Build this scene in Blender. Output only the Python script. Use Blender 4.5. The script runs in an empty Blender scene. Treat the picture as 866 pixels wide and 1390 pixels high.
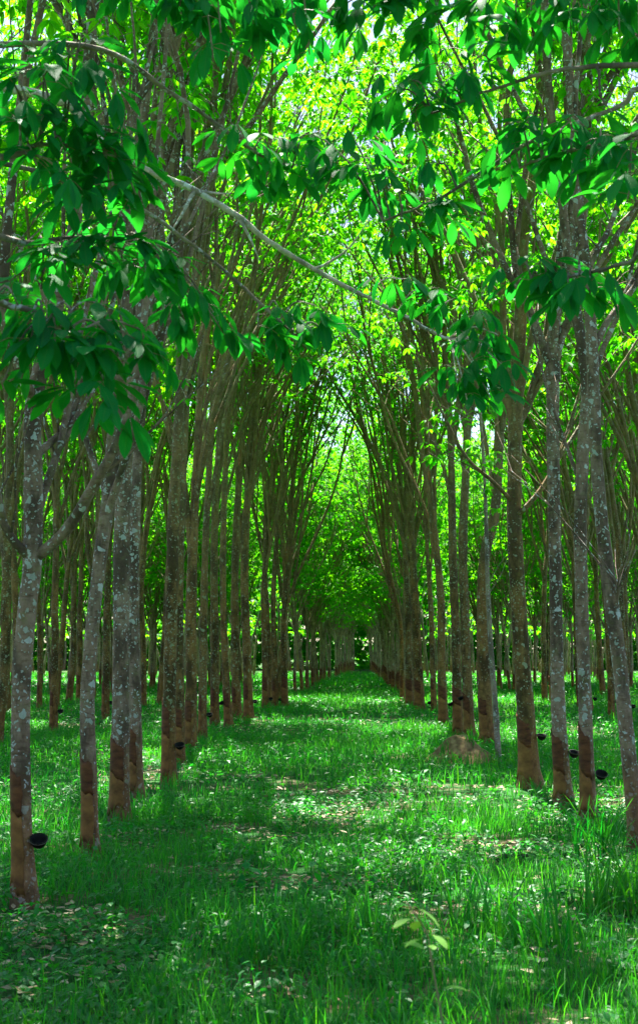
import bpy, math
import numpy as np
from mathutils import Vector

R = math.radians
C = bpy.context.scene.collection
rng = np.random.default_rng(7)
UP = np.array([0., 0., 1.])

# ------------------------------------------------------------------ camera
F_PX, CX, CY, VX, VY, EYE = 1800.0, 433.0, 695.0, 488.0, 885.0, 1.75
pitch = math.atan((VY - CY) / F_PX)
yaw = math.atan((VX - CX) / F_PX * math.cos(pitch))
FW = np.array([-math.sin(yaw) * math.cos(pitch), math.cos(yaw) * math.cos(pitch), math.sin(pitch)])
RT = np.array([math.cos(yaw), math.sin(yaw), 0.])
UU = np.cross(RT, FW)
EYEP = np.array([0., 0., EYE])


def at(px, py, Z):
    """world point seen at pixel px,py of the photograph, Z metres ahead"""
    d = RT * (px - CX) / F_PX + UU * (CY - py) / F_PX + FW
    return EYEP + d * (Z / d[1])


# ------------------------------------------------------------------ noise + terrain
_tab = np.random.default_rng(3).random((256, 256))


def vnoise(x, y, s):
    x = np.asarray(x, float) / s + 1000.3; y = np.asarray(y, float) / s + 1000.7
    xi = np.floor(x).astype(int); yi = np.floor(y).astype(int)
    fx = x - xi; fy = y - yi
    fx = fx * fx * (3 - 2 * fx); fy = fy * fy * (3 - 2 * fy)
    a = _tab[xi % 256, yi % 256]; b = _tab[(xi + 1) % 256, yi % 256]
    c = _tab[xi % 256, (yi + 1) % 256]; d = _tab[(xi + 1) % 256, (yi + 1) % 256]
    return (a * (1 - fx) + b * fx) * (1 - fy) + (c * (1 - fx) + d * fx) * fy


def gh(x, y):
    return (vnoise(x, y, 2.3) - .5) * .10 + (vnoise(x, y, .7) - .5) * .03


def ground_at(px, py):
    d = RT * (px - CX) / F_PX + UU * (CY - py) / F_PX + FW
    p = EYEP + d * (EYE / -d[2])
    return np.array([p[0], p[1], float(gh(p[0], p[1]))])


def nrm(v):
    v = np.asarray(v, float)
    return v / np.maximum(np.linalg.norm(v, axis=-1, keepdims=True), 1e-9)


# ------------------------------------------------------------------ mesh building
class MB:
    def __init__(s):
        s.V = []; s.U = []; s.n = 0; s.F4 = []; s.F3 = []; s.A4 = []; s.A3 = []

    def add(s, V, F4=None, F3=None, a4=None, a3=None, U=None):
        V = np.asarray(V, float)
        s.U.append(np.zeros((len(V), 3)) if U is None else U)
        if F4 is not None and len(F4):
            s.F4.append(np.asarray(F4) + s.n); s.A4.append(np.zeros(len(F4)) if a4 is None else a4)
        if F3 is not None and len(F3):
            s.F3.append(np.asarray(F3) + s.n); s.A3.append(np.zeros(len(F3)) if a3 is None else a3)
        s.V.append(V); s.n += len(V)

    def tube(s, pts, rad, k=6, rough=0., g=None, cap=True):
        pts = np.asarray(pts, float); n = len(pts)
        rad = np.broadcast_to(np.asarray(rad, float), (n,))
        T = np.gradient(pts, axis=0); T = nrm(T)
        ref = np.array([1., 0, 0]) if abs(T[0][0]) < .8 else np.array([0, 1., 0])
        A = np.empty((n, 3)); a = nrm(ref - T[0] * ref.dot(T[0]))
        for i in range(n):
            a = nrm(a - T[i] * a.dot(T[i])); A[i] = a
        B = np.cross(T, A)
        th = np.arange(k) * 2 * math.pi / k
        rr = rad[:, None] * np.ones((1, k))
        if rough and g is not None:
            rr = rr * (1 + rough * g.standard_normal((n, k)) * .5 + rough * g.standard_normal((n, 1)) * .6)
        V = pts[:, None, :] + rr[..., None] * (np.cos(th)[None, :, None] * A[:, None, :] + np.sin(th)[None, :, None] * B[:, None, :])
        V = V.reshape(-1, 3)
        i = np.arange(n - 1)[:, None] * k; j = np.arange(k)[None, :]; j2 = (j + 1) % k
        F = np.stack([i + j, i + j2, i + k + j2, i + k + j], -1).reshape(-1, 4)
        F3 = None
        if cap:
            V = np.vstack([V, pts[-1:] + T[-1:] * rad[-1] * .6])
            b = (n - 1) * k; jj = np.arange(k)
            F3 = np.stack([b + jj, b + (jj + 1) % k, np.full(k, n * k)], -1)
        s.add(V, F, F3)

    def leaves(s, P, D, N, L, W, rows, a, droop=.15, fold=.12):
        """rows: list of (t, width share); a base point and a tip point are added"""
        P = np.asarray(P); m = len(P)
        if not m: return
        D = nrm(D); N = nrm(N - D * np.sum(N * D, -1, keepdims=True)); S = np.cross(D, N)
        L = np.asarray(L)[:, None]; W = np.asarray(W)[:, None]
        pos = lambda t: P + D * L * t - N * (droop * L * t * t)
        vs = [P]
        if len(rows) == 1:
            t, w = rows[0]
            vs += [pos(t) - S * W * w / 2 + N * W * fold, pos(t) + S * W * w / 2 + N * W * fold, pos(1.)]
            V = np.stack(vs, 1); k = 4
            f3 = np.array([[0, 3, 1], [0, 2, 3]]); f4 = None
        else:
            for t, w in rows:
                c = pos(t)
                vs += [c - S * W * w / 2 + N * W * w * fold, c, c + S * W * w / 2 + N * W * w * fold]
            vs.append(pos(1.)); V = np.stack(vs, 1); k = V.shape[1]
            f3 = [[0, 2, 1], [0, 3, 2]]; f4 = []
            for i in range(len(rows) - 1):
                b = 1 + 3 * i
                f4 += [[b, b + 1, b + 4, b + 3], [b + 1, b + 2, b + 5, b + 4]]
            b = 1 + 3 * (len(rows) - 1)
            f3 += [[b, b + 1, k - 1], [b + 1, b + 2, k - 1]]
            f3 = np.array(f3); f4 = np.array(f4)
        off = (np.arange(m) * k)[:, None, None]
        F3 = (f3[None] + off).reshape(-1, 3); a3 = np.repeat(a, len(f3))
        F4 = a4 = None
        if f4 is not None:
            F4 = (f4[None] + off).reshape(-1, 4); a4 = np.repeat(a, len(f4))
        U = None
        if len(rows) > 3:
            u = [(0, 0, 0)]
            for t, w in rows: u += [(-1, t, 0), (0, t, 0), (1, t, 0)]
            U = np.tile(np.array(u + [(0, 1, 0)], float), (m, 1))
        s.add(V.reshape(-1, 3), F4, F3, a4, a3, U)

    def build(s, name, mat, parent=None, smooth=True, origin=None):
        V = np.vstack(s.V)
        if origin is not None: V = V - np.asarray(origin)
        n4 = sum(map(len, s.F4)); n3 = sum(map(len, s.F3))
        idx = np.concatenate([np.concatenate(s.F4).ravel() if n4 else np.zeros(0, int), np.concatenate(s.F3).ravel() if n3 else np.zeros(0, int)])
        start = np.concatenate([np.arange(n4) * 4, n4 * 4 + np.arange(n3) * 3])
        a = np.concatenate([np.concatenate(s.A4) if n4 else np.zeros(0), np.concatenate(s.A3) if n3 else np.zeros(0)])
        me = bpy.data.meshes.new(name)
        me.vertices.add(len(V)); me.vertices.foreach_set('co', V.astype(np.float32).ravel())
        me.loops.add(len(idx)); me.loops.foreach_set('vertex_index', idx.astype(np.int32))
        me.polygons.add(n4 + n3); me.polygons.foreach_set('loop_start', start.astype(np.int32))
        at_ = me.attributes.new('rnd', 'FLOAT', 'FACE'); at_.data.foreach_set('value', a.astype(np.float32))
        U = np.vstack(s.U)
        if U.any(): me.attributes.new('blade', 'FLOAT_VECTOR', 'POINT').data.foreach_set('vector', U.astype(np.float32).ravel())
        me.polygons.foreach_set('use_smooth', np.full(n4 + n3, smooth))
        me.update(calc_edges=True); me.validate()
        me.materials.append(mat)
        o = bpy.data.objects.new(name, me); C.objects.link(o)
        if parent is not None: o.parent = parent
        if origin is not None: o.location = Vector(origin)
        return o


def tag(o, label=None, cat=None, group=None, kind=None):
    if label: o['label'] = label
    if cat: o['category'] = cat
    if group: o['group'] = group
    if kind: o['kind'] = kind
    return o


def empty(name, loc):
    o = bpy.data.objects.new(name, None); C.objects.link(o); o.location = Vector(loc); o.empty_display_size = .2
    return o


# ------------------------------------------------------------------ materials
class NT:
    def __init__(s, name):
        s.m = bpy.data.materials.new(name); s.m.use_nodes = True
        s.t = s.m.node_tree; s.t.nodes.clear(); s.l = s.t.links
        s.out = s.n('ShaderNodeOutputMaterial')

    def n(s, t, **kw):
        o = s.t.nodes.new(t)
        for k, v in kw.items():
            if k.startswith('i_'): o.inputs[k[2:].replace('_', ' ')].default_value = v
            else: setattr(o, k, v)
        return o

    def ln(s, a, b): s.l.new(a, b)

    def ramp(s, fac, stops, interp='LINEAR'):
        r = s.n('ShaderNodeValToRGB'); r.color_ramp.interpolation = interp
        el = r.color_ramp.elements
        while len(el) < len(stops): el.new(.5)
        for e, (p, c) in zip(el, stops): e.position = p; e.color = (*c, 1) if len(c) == 3 else c
        s.ln(fac, r.inputs[0]); return r.outputs[0]

    def mix(s, fac, a, b, mode='MIX'):
        m = s.n('ShaderNodeMix', data_type='RGBA', blend_type=mode)
        for sock, v in ((m.inputs[0], fac), (m.inputs[6], a), (m.inputs[7], b)):
            if isinstance(v, bpy.types.NodeSocket): s.ln(v, sock)
            else: sock.default_value = v if not isinstance(v, tuple) else (*v, 1)
        return m.outputs[2]

    def math(s, op, a, b=0., clamp=False):
        m = s.n('ShaderNodeMath', operation=op, use_clamp=clamp)
        for i, v in enumerate((a, b)):
            if isinstance(v, bpy.types.NodeSocket): s.ln(v, m.inputs[i])
            else: m.inputs[i].default_value = v
        return m.outputs[0]

    def noise(s, vec, scale, detail=4, rough=.55):
        n = s.n('ShaderNodeTexNoise'); n.inputs['Scale'].default_value = scale; n.inputs['Detail'].default_value = detail
        n.inputs['Roughness'].default_value = rough
        s.ln(vec, n.inputs['Vector']); return n.outputs['Fac']


def leaf_mat(name, front, trans, mixf=.5, rough=.42, spec=.5, veins=False):
    """front / trans: two colours each, chosen leaf by leaf"""
    t = NT(name)
    a = t.n('ShaderNodeAttribute', attribute_name='rnd')
    oi = t.n('ShaderNodeObjectInfo')
    f = t.math('ADD', t.math('MULTIPLY', a.outputs['Fac'], .75), t.math('MULTIPLY', oi.outputs['Random'], .25))
    c1 = t.ramp(f, [(0., front[0]), (1., front[1])]); c2 = t.ramp(f, [(0.1, trans[0]), (.9, trans[1])])
    p = t.n('ShaderNodeBsdfPrincipled'); p.inputs['Roughness'].default_value = rough
    p.inputs['Specular IOR Level'].default_value = spec
    if veins:
        at_ = t.n('ShaderNodeAttribute', attribute_name='blade'); sx = t.n('ShaderNodeSeparateXYZ'); t.ln(at_.outputs['Vector'], sx.inputs[0])
        ax = t.math('ABSOLUTE', sx.outputs[0])
        mid = t.ramp(ax, [(.03, (1, 1, 1)), (.13, (0, 0, 0))])
        ph = t.math('SINE', t.math('MULTIPLY', t.math('SUBTRACT', sx.outputs[1], t.math('MULTIPLY', ax, .16)), 62.))
        sv = t.math('MULTIPLY', t.ramp(ph, [(.78, (0, 0, 0)), (.98, (1, 1, 1))]), t.math('SUBTRACT', .55, t.math('MULTIPLY', ax, .4)))
        vn = t.math('MAXIMUM', mid, sv)
        c1 = t.mix(t.math('MULTIPLY', vn, .6), c1, (.05, .24, .05)); c2 = t.mix(t.math('MULTIPLY', vn, .35), c2, (.02, .2, .01))
        tc = t.n('ShaderNodeTexCoord'); nz = t.noise(tc.outputs['Object'], 26, 4)
        c1 = t.mix(t.ramp(nz, [(.6, (0, 0, 0)), (.75, (.5, .5, .5))]), c1, (.03, .12, .012))
        b = t.n('ShaderNodeBump'); b.inputs['Strength'].default_value = .5; b.inputs['Distance'].default_value = .004
        t.ln(t.math('ADD', t.math('MULTIPLY', vn, -.6), nz), b.inputs['Height']); t.ln(b.outputs[0], p.inputs['Normal'])
    t.ln(c1, p.inputs['Base Color'])
    tr = t.n('ShaderNodeBsdfTranslucent'); t.ln(c2, tr.inputs['Color'])
    mx = t.n('ShaderNodeMixShader'); mx.inputs[0].default_value = mixf
    t.ln(p.outputs[0], mx.inputs[1]); t.ln(tr.outputs[0], mx.inputs[2]); t.ln(mx.outputs[0], t.out.inputs['Surface'])
    return t.m


def bark_mat(name, base, dark, lichen, lich_amt, tapped=True, lich2=None, upper=True):
    t = NT(name)
    tc = t.n('ShaderNodeTexCoord'); oi = t.n('ShaderNodeObjectInfo')
    comb = t.n('ShaderNodeCombineXYZ')
    t.ln(t.math('MULTIPLY', oi.outputs['Random'], 37.), comb.inputs[0]); t.ln(t.math('MULTIPLY', oi.outputs['Random'], 91.), comb.inputs[2])
    add = t.n('ShaderNodeVectorMath', operation='ADD'); t.ln(tc.outputs['Object'], add.inputs[0]); t.ln(comb.outputs[0], add.inputs[1])
    v = add.outputs[0]
    sc = t.n('ShaderNodeMapping'); sc.inputs['Scale'].default_value = (1, 1, .45); t.ln(v, sc.inputs[0])
    hz = t.n('ShaderNodeMapping'); hz.inputs['Scale'].default_value = (1, 1, 3.2); t.ln(v, hz.inputs[0])
    n1 = t.noise(sc.outputs[0], 16, 6, .65)
    n2 = t.noise(hz.outputs[0], 11, 5, .6)
    n3 = t.noise(v, 2.2, 3)
    col = t.ramp(n1, [(.3, dark), (.62, base)])
    col = t.mix(t.ramp(n2, [(.52, (0, 0, 0)), (.68, (1, 1, 1))]), col, tuple(x * .45 for x in dark))
    # warm / cool drift along the stem
    col = t.mix(t.math('MULTIPLY', n3, .6), col, (base[0] * 1.15, base[1] * .85, base[2] * .6))
    n4 = t.noise(sc.outputs[0], 4.2, 5, .65)
    col = t.mix(t.ramp(n4, [(.44, (0, 0, 0)), (.58, (.85, .85, .85))]), col, tuple(x * .55 for x in dark))
    mossf = t.ramp(t.noise(v, 6.5, 5, .7), [(.54, (0, 0, 0)), (.70, (.55, .55, .55))])
    col = t.mix(mossf, col, (dark[0] * 1.6, dark[1] * 2.4, dark[2] * 1.3))
    # lichen blotches
    wob = t.n('ShaderNodeTexNoise'); wob.inputs['Scale'].default_value = 14; wob.inputs['Detail'].default_value = 3; t.ln(v, wob.inputs['Vector'])
    vm = t.n('ShaderNodeVectorMath', operation='MULTIPLY_ADD'); t.ln(wob.outputs['Color'], vm.inputs[0]); vm.inputs[1].default_value = (.11, .11, .11); t.ln(v, vm.inputs[2])
    vo = t.n('ShaderNodeTexVoronoi'); vo.inputs['Scale'].default_value = 11; t.ln(vm.outputs[0], vo.inputs['Vector'])
    vo2 = t.n('ShaderNodeTexVoronoi'); vo2.inputs['Scale'].default_value = 30; t.ln(vm.outputs[0], vo2.inputs['Vector'])
    sepc = t.n('ShaderNodeSeparateColor'); t.ln(vo.outputs['Color'], sepc.inputs[0])
    sepc2 = t.n('ShaderNodeSeparateColor'); t.ln(vo2.outputs['Color'], sepc2.inputs[0])
    la = t.math('MULTIPLY', t.ramp(t.noise(v, 1.7, 3, .7), [(.36, (.15,) * 3), (.62, (1.35,) * 3)]), lich_amt)
    big = t.math('MULTIPLY', t.math('LESS_THAN', vo.outputs['Distance'], t.math('ADD', .16, t.math('MULTIPLY', sepc.outputs[2], .24))), t.math('LESS_THAN', sepc.outputs[0], la))
    sml = t.math('MULTIPLY', t.math('LESS_THAN', vo2.outputs['Distance'], .33), t.math('LESS_THAN', sepc2.outputs[0], la))
    lf = t.math('MULTIPLY', t.math('MAXIMUM', big, sml), t.ramp(n1, [(.3, (.45,) * 3), (.55, (.9,) * 3)]))
    col = t.mix(lf, col, t.mix(sepc.outputs[1], lichen, lich2 or lichen))
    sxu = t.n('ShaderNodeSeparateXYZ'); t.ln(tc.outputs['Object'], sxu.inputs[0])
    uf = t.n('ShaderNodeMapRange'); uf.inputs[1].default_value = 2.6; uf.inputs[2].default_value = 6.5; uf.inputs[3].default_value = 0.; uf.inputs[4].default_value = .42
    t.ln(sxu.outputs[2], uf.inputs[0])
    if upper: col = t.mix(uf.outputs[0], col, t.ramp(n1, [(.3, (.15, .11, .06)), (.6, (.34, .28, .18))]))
    if tapped:
        sx = t.n('ShaderNodeSeparateXYZ'); t.ln(tc.outputs['Object'], sx.inputs[0])
        zz = t.math('ADD', sx.outputs[2], t.math('MULTIPLY', t.math('SUBTRACT', n3, .5), .5))
        tf = t.n('ShaderNodeMapRange'); tf.inputs[1].default_value = .95; tf.inputs[2].default_value = .55; tf.inputs[3].default_value = 0.; tf.inputs[4].default_value = .62
        t.ln(zz, tf.inputs[0])
        tap = t.ramp(n1, [(.3, (.08, .034, .012)), (.65, (.28, .125, .038))])
        col = t.mix(tf.outputs[0], col, tap)
    p = t.n('ShaderNodeBsdfPrincipled'); p.inputs['Roughness'].default_value = .85; p.inputs['Specular IOR Level'].default_value = .25
    t.ln(col, p.inputs['Base Color'])
    b = t.n('ShaderNodeBump'); b.inputs['Strength'].default_value = 1.; b.inputs['Distance'].default_value = .02
    hgt = t.math('ADD', n1, t.math('MULTIPLY', n2, -.6)); t.ln(t.math('ADD', hgt, t.math('MULTIPLY', lf, .15)), b.inputs['Height'])
    t.ln(b.outputs[0], p.inputs['Normal']); t.ln(p.outputs[0], t.out.inputs['Surface'])
    return t.m


def simple_mat(name, c1, c2, scale=8., rough=.7, spec=.3, bump=.3, stretch=1.):
    t = NT(name); tc = t.n('ShaderNodeTexCoord')
    mp = t.n('ShaderNodeMapping'); mp.inputs['Scale'].default_value = (1, 1, stretch); t.ln(tc.outputs['Object'], mp.inputs[0])
    n = t.noise(mp.outputs[0], scale, 5)
    p = t.n('ShaderNodeBsdfPrincipled'); p.inputs['Roughness'].default_value = rough; p.inputs['Specular IOR Level'].default_value = spec
    t.ln(t.ramp(n, [(.32, c1), (.68, c2)]), p.inputs['Base Color'])
    b = t.n('ShaderNodeBump'); b.inputs['Strength'].default_value = bump; b.inputs['Distance'].default_value = .01; t.ln(n, b.inputs['Height'])
    t.ln(b.outputs[0], p.inputs['Normal']); t.ln(p.outputs[0], t.out.inputs['Surface'])
    return t.m


M = {}
M['leaf'] = leaf_mat('canopy leaf', ((.008, .13, .006), (.04, .19, .006)), ((.03, .52, .004), (.27, .78, .004)), .6, .5, .2)
M['near_leaf'] = leaf_mat('large leaf', ((.002, .095, .034), (.008, .17, .036)), ((.008, .34, .03), (.04, .54, .012)), .42, .58, .10, True)
M['grass'] = leaf_mat('grass blade', ((.001, .088, .014), (.016, .19, .012)), ((.008, .40, .02), (.15, .64, .008)), .38, .5, .2)
M['weed'] = leaf_mat('weed leaf', ((.001, .085, .016), (.010, .18, .014)), ((.008, .38, .02), (.09, .58, .008)), .34, .46, .3)
M['seedling_leaf'] = leaf_mat('seedling leaf', ((.12, .38, .03), (.24, .5, .08)), ((.25, .55, .02), (.4, .65, .05)), .35, .5, .3)
M['litter'] = leaf_mat('dry leaf', ((.24, .15, .08), (.55, .46, .32)), ((.2, .12, .05), (.4, .3, .15)), .15, .7, .2)
M['wood_leaf'] = leaf_mat('far leaf', ((.008, .12, .01), (.035, .18, .008)), ((.05, .55, .006), (.34, .80, .004)), .6, .5, .3)
M['bark_pale'] = bark_mat('pale lichen bark', (.27, .205, .175), (.10, .066, .048), (.50, .52, .54), .58, True, (.34, .39, .35), False)
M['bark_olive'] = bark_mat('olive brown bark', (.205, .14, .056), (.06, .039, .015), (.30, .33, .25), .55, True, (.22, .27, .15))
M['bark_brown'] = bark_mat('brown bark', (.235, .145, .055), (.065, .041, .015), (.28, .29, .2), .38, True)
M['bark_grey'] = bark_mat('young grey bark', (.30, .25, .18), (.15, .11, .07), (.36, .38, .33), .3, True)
M['branch'] = bark_mat('pale branch bark', (.30, .26, .23), (.15, .12, .10), (.42, .44, .43), .5, False, None, False)
M['bare_branch'] = bark_mat('bare pale branch bark', (.66, .60, .58), (.40, .35, .33), (.70, .70, .70), .5, False, None, False)
M['panel'] = simple_mat('tapped bark', (.05, .016, .007), (.14, .05, .018), 9, .65, .2, .8, 2.2)
M['panel_old'] = simple_mat('healed bark', (.08, .034, .012), (.27, .125, .036), 6, .75, .2, .8, 1.3)
M['cup'] = simple_mat('black plastic', (.003, .003, .003), (.008, .008, .008), 30, .6, .12, .1)
M['wire'] = simple_mat('rusty wire', (.05, .04, .03), (.12, .1, .08), 40, .5, .5, .1)
M['soil'] = simple_mat('mound soil', (.10, .055, .028), (.30, .19, .10), 9, .95, .1, .8)
M['deadwood'] = simple_mat('dead wood', (.015, .012, .01), (.05, .04, .03), 14, .9, .2, .8)
M['stem'] = simple_mat('green stem', (.12, .13, .05), (.25, .2, .1), 12, .6, .3, .2)

# ground
t = NT('ground'); tc = t.n('ShaderNodeTexCoord')
n1 = t.noise(tc.outputs['Object'], .9, 5); n2 = t.noise(tc.outputs['Object'], 14, 6, .65); n3 = t.noise(tc.outputs['Object'], 45, 3)
soil = t.ramp(n2, [(.3, (.045, .03, .016)), (.55, (.11, .075, .042)), (.72, (.24, .19, .12))])
moss = t.ramp(n3, [(.3, (.005, .04, .005)), (.7, (.015, .11, .010))])
col = t.mix(t.ramp(t.math('ADD', n1, t.math('MULTIPLY', n2, .35)), [(.68, (1, 1, 1)), (.82, (0, 0, 0))]), soil, moss)
p = t.n('ShaderNodeBsdfPrincipled'); p.inputs['Roughness'].default_value = .9; p.inputs['Specular IOR Level'].default_value = .15
t.ln(col, p.inputs['Base Color']); b = t.n('ShaderNodeBump'); b.inputs['Strength'].default_value = .8; b.inputs['Distance'].default_value = .03
t.ln(n2, b.inputs['Height']); t.ln(b.outputs[0], p.inputs['Normal']); t.ln(p.outputs[0], t.out.inputs['Surface'])
M['ground'] = t.m

# ------------------------------------------------------------------ ground sheet
xs = np.concatenate([np.linspace(-600, -45, 14)[:-1], np.linspace(-45, -12, 56)[:-1], np.linspace(-12, 12, 120)[:-1], np.linspace(12, 45, 56)[:-1], np.linspace(45, 600, 14)])
ys = np.concatenate([np.linspace(-60, 2, 20)[:-1], np.linspace(2, 40, 170)[:-1], np.linspace(40, 150, 120)[:-1], np.linspace(150, 1500, 14)])
gx, gy = np.meshgrid(xs, ys)
V = np.stack([gx, gy, gh(gx, gy)], -1).reshape(-1, 3)
nx = len(xs); ii, jj = np.meshgrid(np.arange(len(ys) - 1), np.arange(nx - 1), indexing='ij'); q = (ii * nx + jj).ravel()
mb = MB(); mb.add(V, np.stack([q, q + 1, q + nx + 1, q + nx], -1))
tag(mb.build('ground', M['ground']), kind='structure')

# ------------------------------------------------------------------ leaf arrangements
ROWS_NEAR = [(.1, .25), (.28, .62), (.5, .95), (.68, 1.), (.85, .66), (.94, .3)]
ROWS_MID = [(.28, .82), (.62, .9)]
ROWS_FAR = [(.48, 1.)]


def trifoliate(g, P, H, n_per, L0, L1, spread=.12, pit=(R(5), R(60))):
    """P tip points, H twig directions -> leaflet arrays"""
    m = len(P)
    P = np.repeat(P, n_per, 0); H = np.repeat(H, n_per, 0); k = len(P)
    az = g.random(k) * 2 * math.pi
    h = np.stack([np.cos(az), np.sin(az), np.zeros(k)], -1)
    base = P + h * (spread * (.4 + .8 * g.random(k)))[:, None] - H * (g.random(k) * .32)[:, None] + UP * (g.random(k) * .10 - .06)[:, None]
    Ps, Ds, Ns, Ls = [], [], [], []
    L = L0 + (L1 - L0) * g.random(k)
    for da in (-.95, 0., .95):
        a2 = az + da + g.normal(0, .15, k); th = pit[0] + (pit[1] - pit[0]) * g.random(k)
        hh = np.stack([np.cos(a2), np.sin(a2), np.zeros(k)], -1)
        D = hh * np.cos(th)[:, None] - UP * np.sin(th)[:, None]
        N = hh * np.sin(th)[:, None] + UP * np.cos(th)[:, None] + g.normal(0, .25, (k, 3))
        Ps.append(base); Ds.append(D); Ns.append(N); Ls.append(L * (1.08 if da == 0 else .92))
    rn = np.tile(g.random(k), 3) * .7 + g.random(3 * k) * .3
    return np.concatenate(Ps), np.concatenate(Ds), np.concatenate(Ns), np.concatenate(Ls), rn


def ascend(g, p0, d0, L, step, up, wob, pull=None):
    n = max(3, int(L / step) + 1); d = nrm(d0); p = np.array(p0, float); out = [p.copy()]
    w = np.zeros(3)
    for _ in range(n - 1):
        w = w * .5 + g.normal(0, wob, 3)
        d = nrm(d + w + UP * up + (0 if pull is None else pull))
        p = p + d * (L / (n - 1)); out.append(p.copy())
    return np.array(out)


def smooth_poly(pts, n):
    """Catmull-Rom through the points (any columns)"""
    pts = np.asarray(pts, float); P = np.vstack([2 * pts[0] - pts[1], pts, 2 * pts[-1] - pts[-2]])
    m = len(pts) - 1; u = np.linspace(0, m, n); i = np.minimum(u.astype(int), m - 1); f = (u - i)[:, None]
    a, b, c, d = P[i], P[i + 1], P[i + 2], P[i + 3]
    return .5 * (2 * b + (c - a) * f + (2 * a - 5 * b + 4 * c - d) * f ** 2 + (3 * b - a - 3 * c + d) * f ** 3)


class Tree:
    """collects wood of the trunk, each main limb, and the tips that carry leaves"""
    def __init__(s, g, zleaf=5.2, sides=8, twig_k=3):
        s.g = g; s.trunk = MB(); s.limbs = []; s.tips = []; s.dirs = []; s.zleaf = zleaf; s.sides = sides; s.tk = twig_k; s.t0 = .3; s.extra = 0

    def twigs(s, mb, pts, rad, t0=.35, nb=7, lmax=2.5):
        g = s.g; n = len(pts)
        for t in np.linspace(t0, 1., nb):
            t = min(1., max(.1, t + g.normal(0, .04))); x = t * (n - 1); i = min(int(x), n - 2)
            p = pts[i] + (pts[i + 1] - pts[i]) * (x - i); ax = nrm(pts[i + 1] - pts[i])
            az = g.random() * 2 * math.pi
            d = ax * .55 + np.array([math.cos(az), math.sin(az), 0]) * .75 + UP * .25
            low = p[2] < s.zleaf - .6
            L = (.5 + g.random() * lmax) * (.55 if low else 1.)
            r = min(.012, max(.006, rad[i] * .4))
            b = ascend(g, p, d, L, .28, .04, .10)
            mb.tube(b, np.linspace(r, .0035, len(b)), s.tk)
            if low and g.random() < .7: continue
            for k in range(int(2 + L * 1.6)):
                u = .3 + .7 * g.random(); xx = u * (len(b) - 1); j = min(int(xx), len(b) - 2)
                q = b[j] + (b[j + 1] - b[j]) * (xx - j); az = g.random() * 2 * math.pi
                dd = nrm(b[j + 1] - b[j]) * .5 + np.array([math.cos(az), math.sin(az), .15]) * .7
                w = ascend(g, q, dd, .25 + .55 * g.random(), .22, .03, .12)
                mb.tube(w, np.linspace(.005, .0025, len(w)), 3)
                if w[-1][2] > s.zleaf or (w[-1][2] > s.zleaf - 2 and g.random() < .3):
                    s.tips.append(w[-1]); s.dirs.append(nrm(w[-1] - w[-2]))
            if b[-1][2] > s.zleaf: s.tips.append(b[-1]); s.dirs.append(nrm(b[-1] - b[-2]))

    def limb(s, p0, d0, L, r0, nsec=2, pull=None, pts=None, own=True, nb=7):
        g = s.g; mb = MB() if own else s.trunk
        if pts is None: pts = ascend(g, p0, d0, L, .45, .035, .045, pull)
        n = len(pts); rad = r0 * (1 - np.linspace(0, 1, n)) ** .75 + .008
        rad[0] *= 1.15
        mb.tube(pts, rad, s.sides, .05, g)
        s.twigs(mb, pts, rad, s.t0, nb + s.extra)
        for k in range(nsec):
            t = .12 + .45 * g.random(); i = int(t * (n - 1)); ax = nrm(pts[i + 1] - pts[i]); az = g.random() * 2 * math.pi
            d = ax + np.array([math.cos(az) * .28, math.sin(az) * .26, 0])
            L2 = np.linalg.norm(np.diff(pts[i:], axis=0), axis=1).sum() * (.65 + .3 * g.random())
            p2 = ascend(g, pts[i], d, L2, .45, .03, .05, pull); r2 = rad[i] * .68 * (1 - np.linspace(0, 1, len(p2))) ** .75 + .007
            mb.tube(p2, r2, max(5, s.sides - 2), .04, g)
            s.twigs(mb, p2, r2, .3, nb - 1)
        if own: s.limbs.append(mb)

    def crown(s, n_per, L0, L1, rows):
        mb = MB(); T = np.array(s.tips); H = np.array(s.dirs)
        P, D, N, L, rn = trifoliate(s.g, T, H, n_per, L0, L1)
        mb.leaves(P, D, N, L, L * (.40 + .08 * s.g.random(len(L))), rows, rn)
        return mb


def trunk_tube(mb, g, pts, rad, k):
    pts = np.array(pts); z = np.linspace(0, 1, len(pts))
    rad = np.array(rad, float)
    mb.tube(pts, rad, k, .035, g, cap=False)


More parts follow.
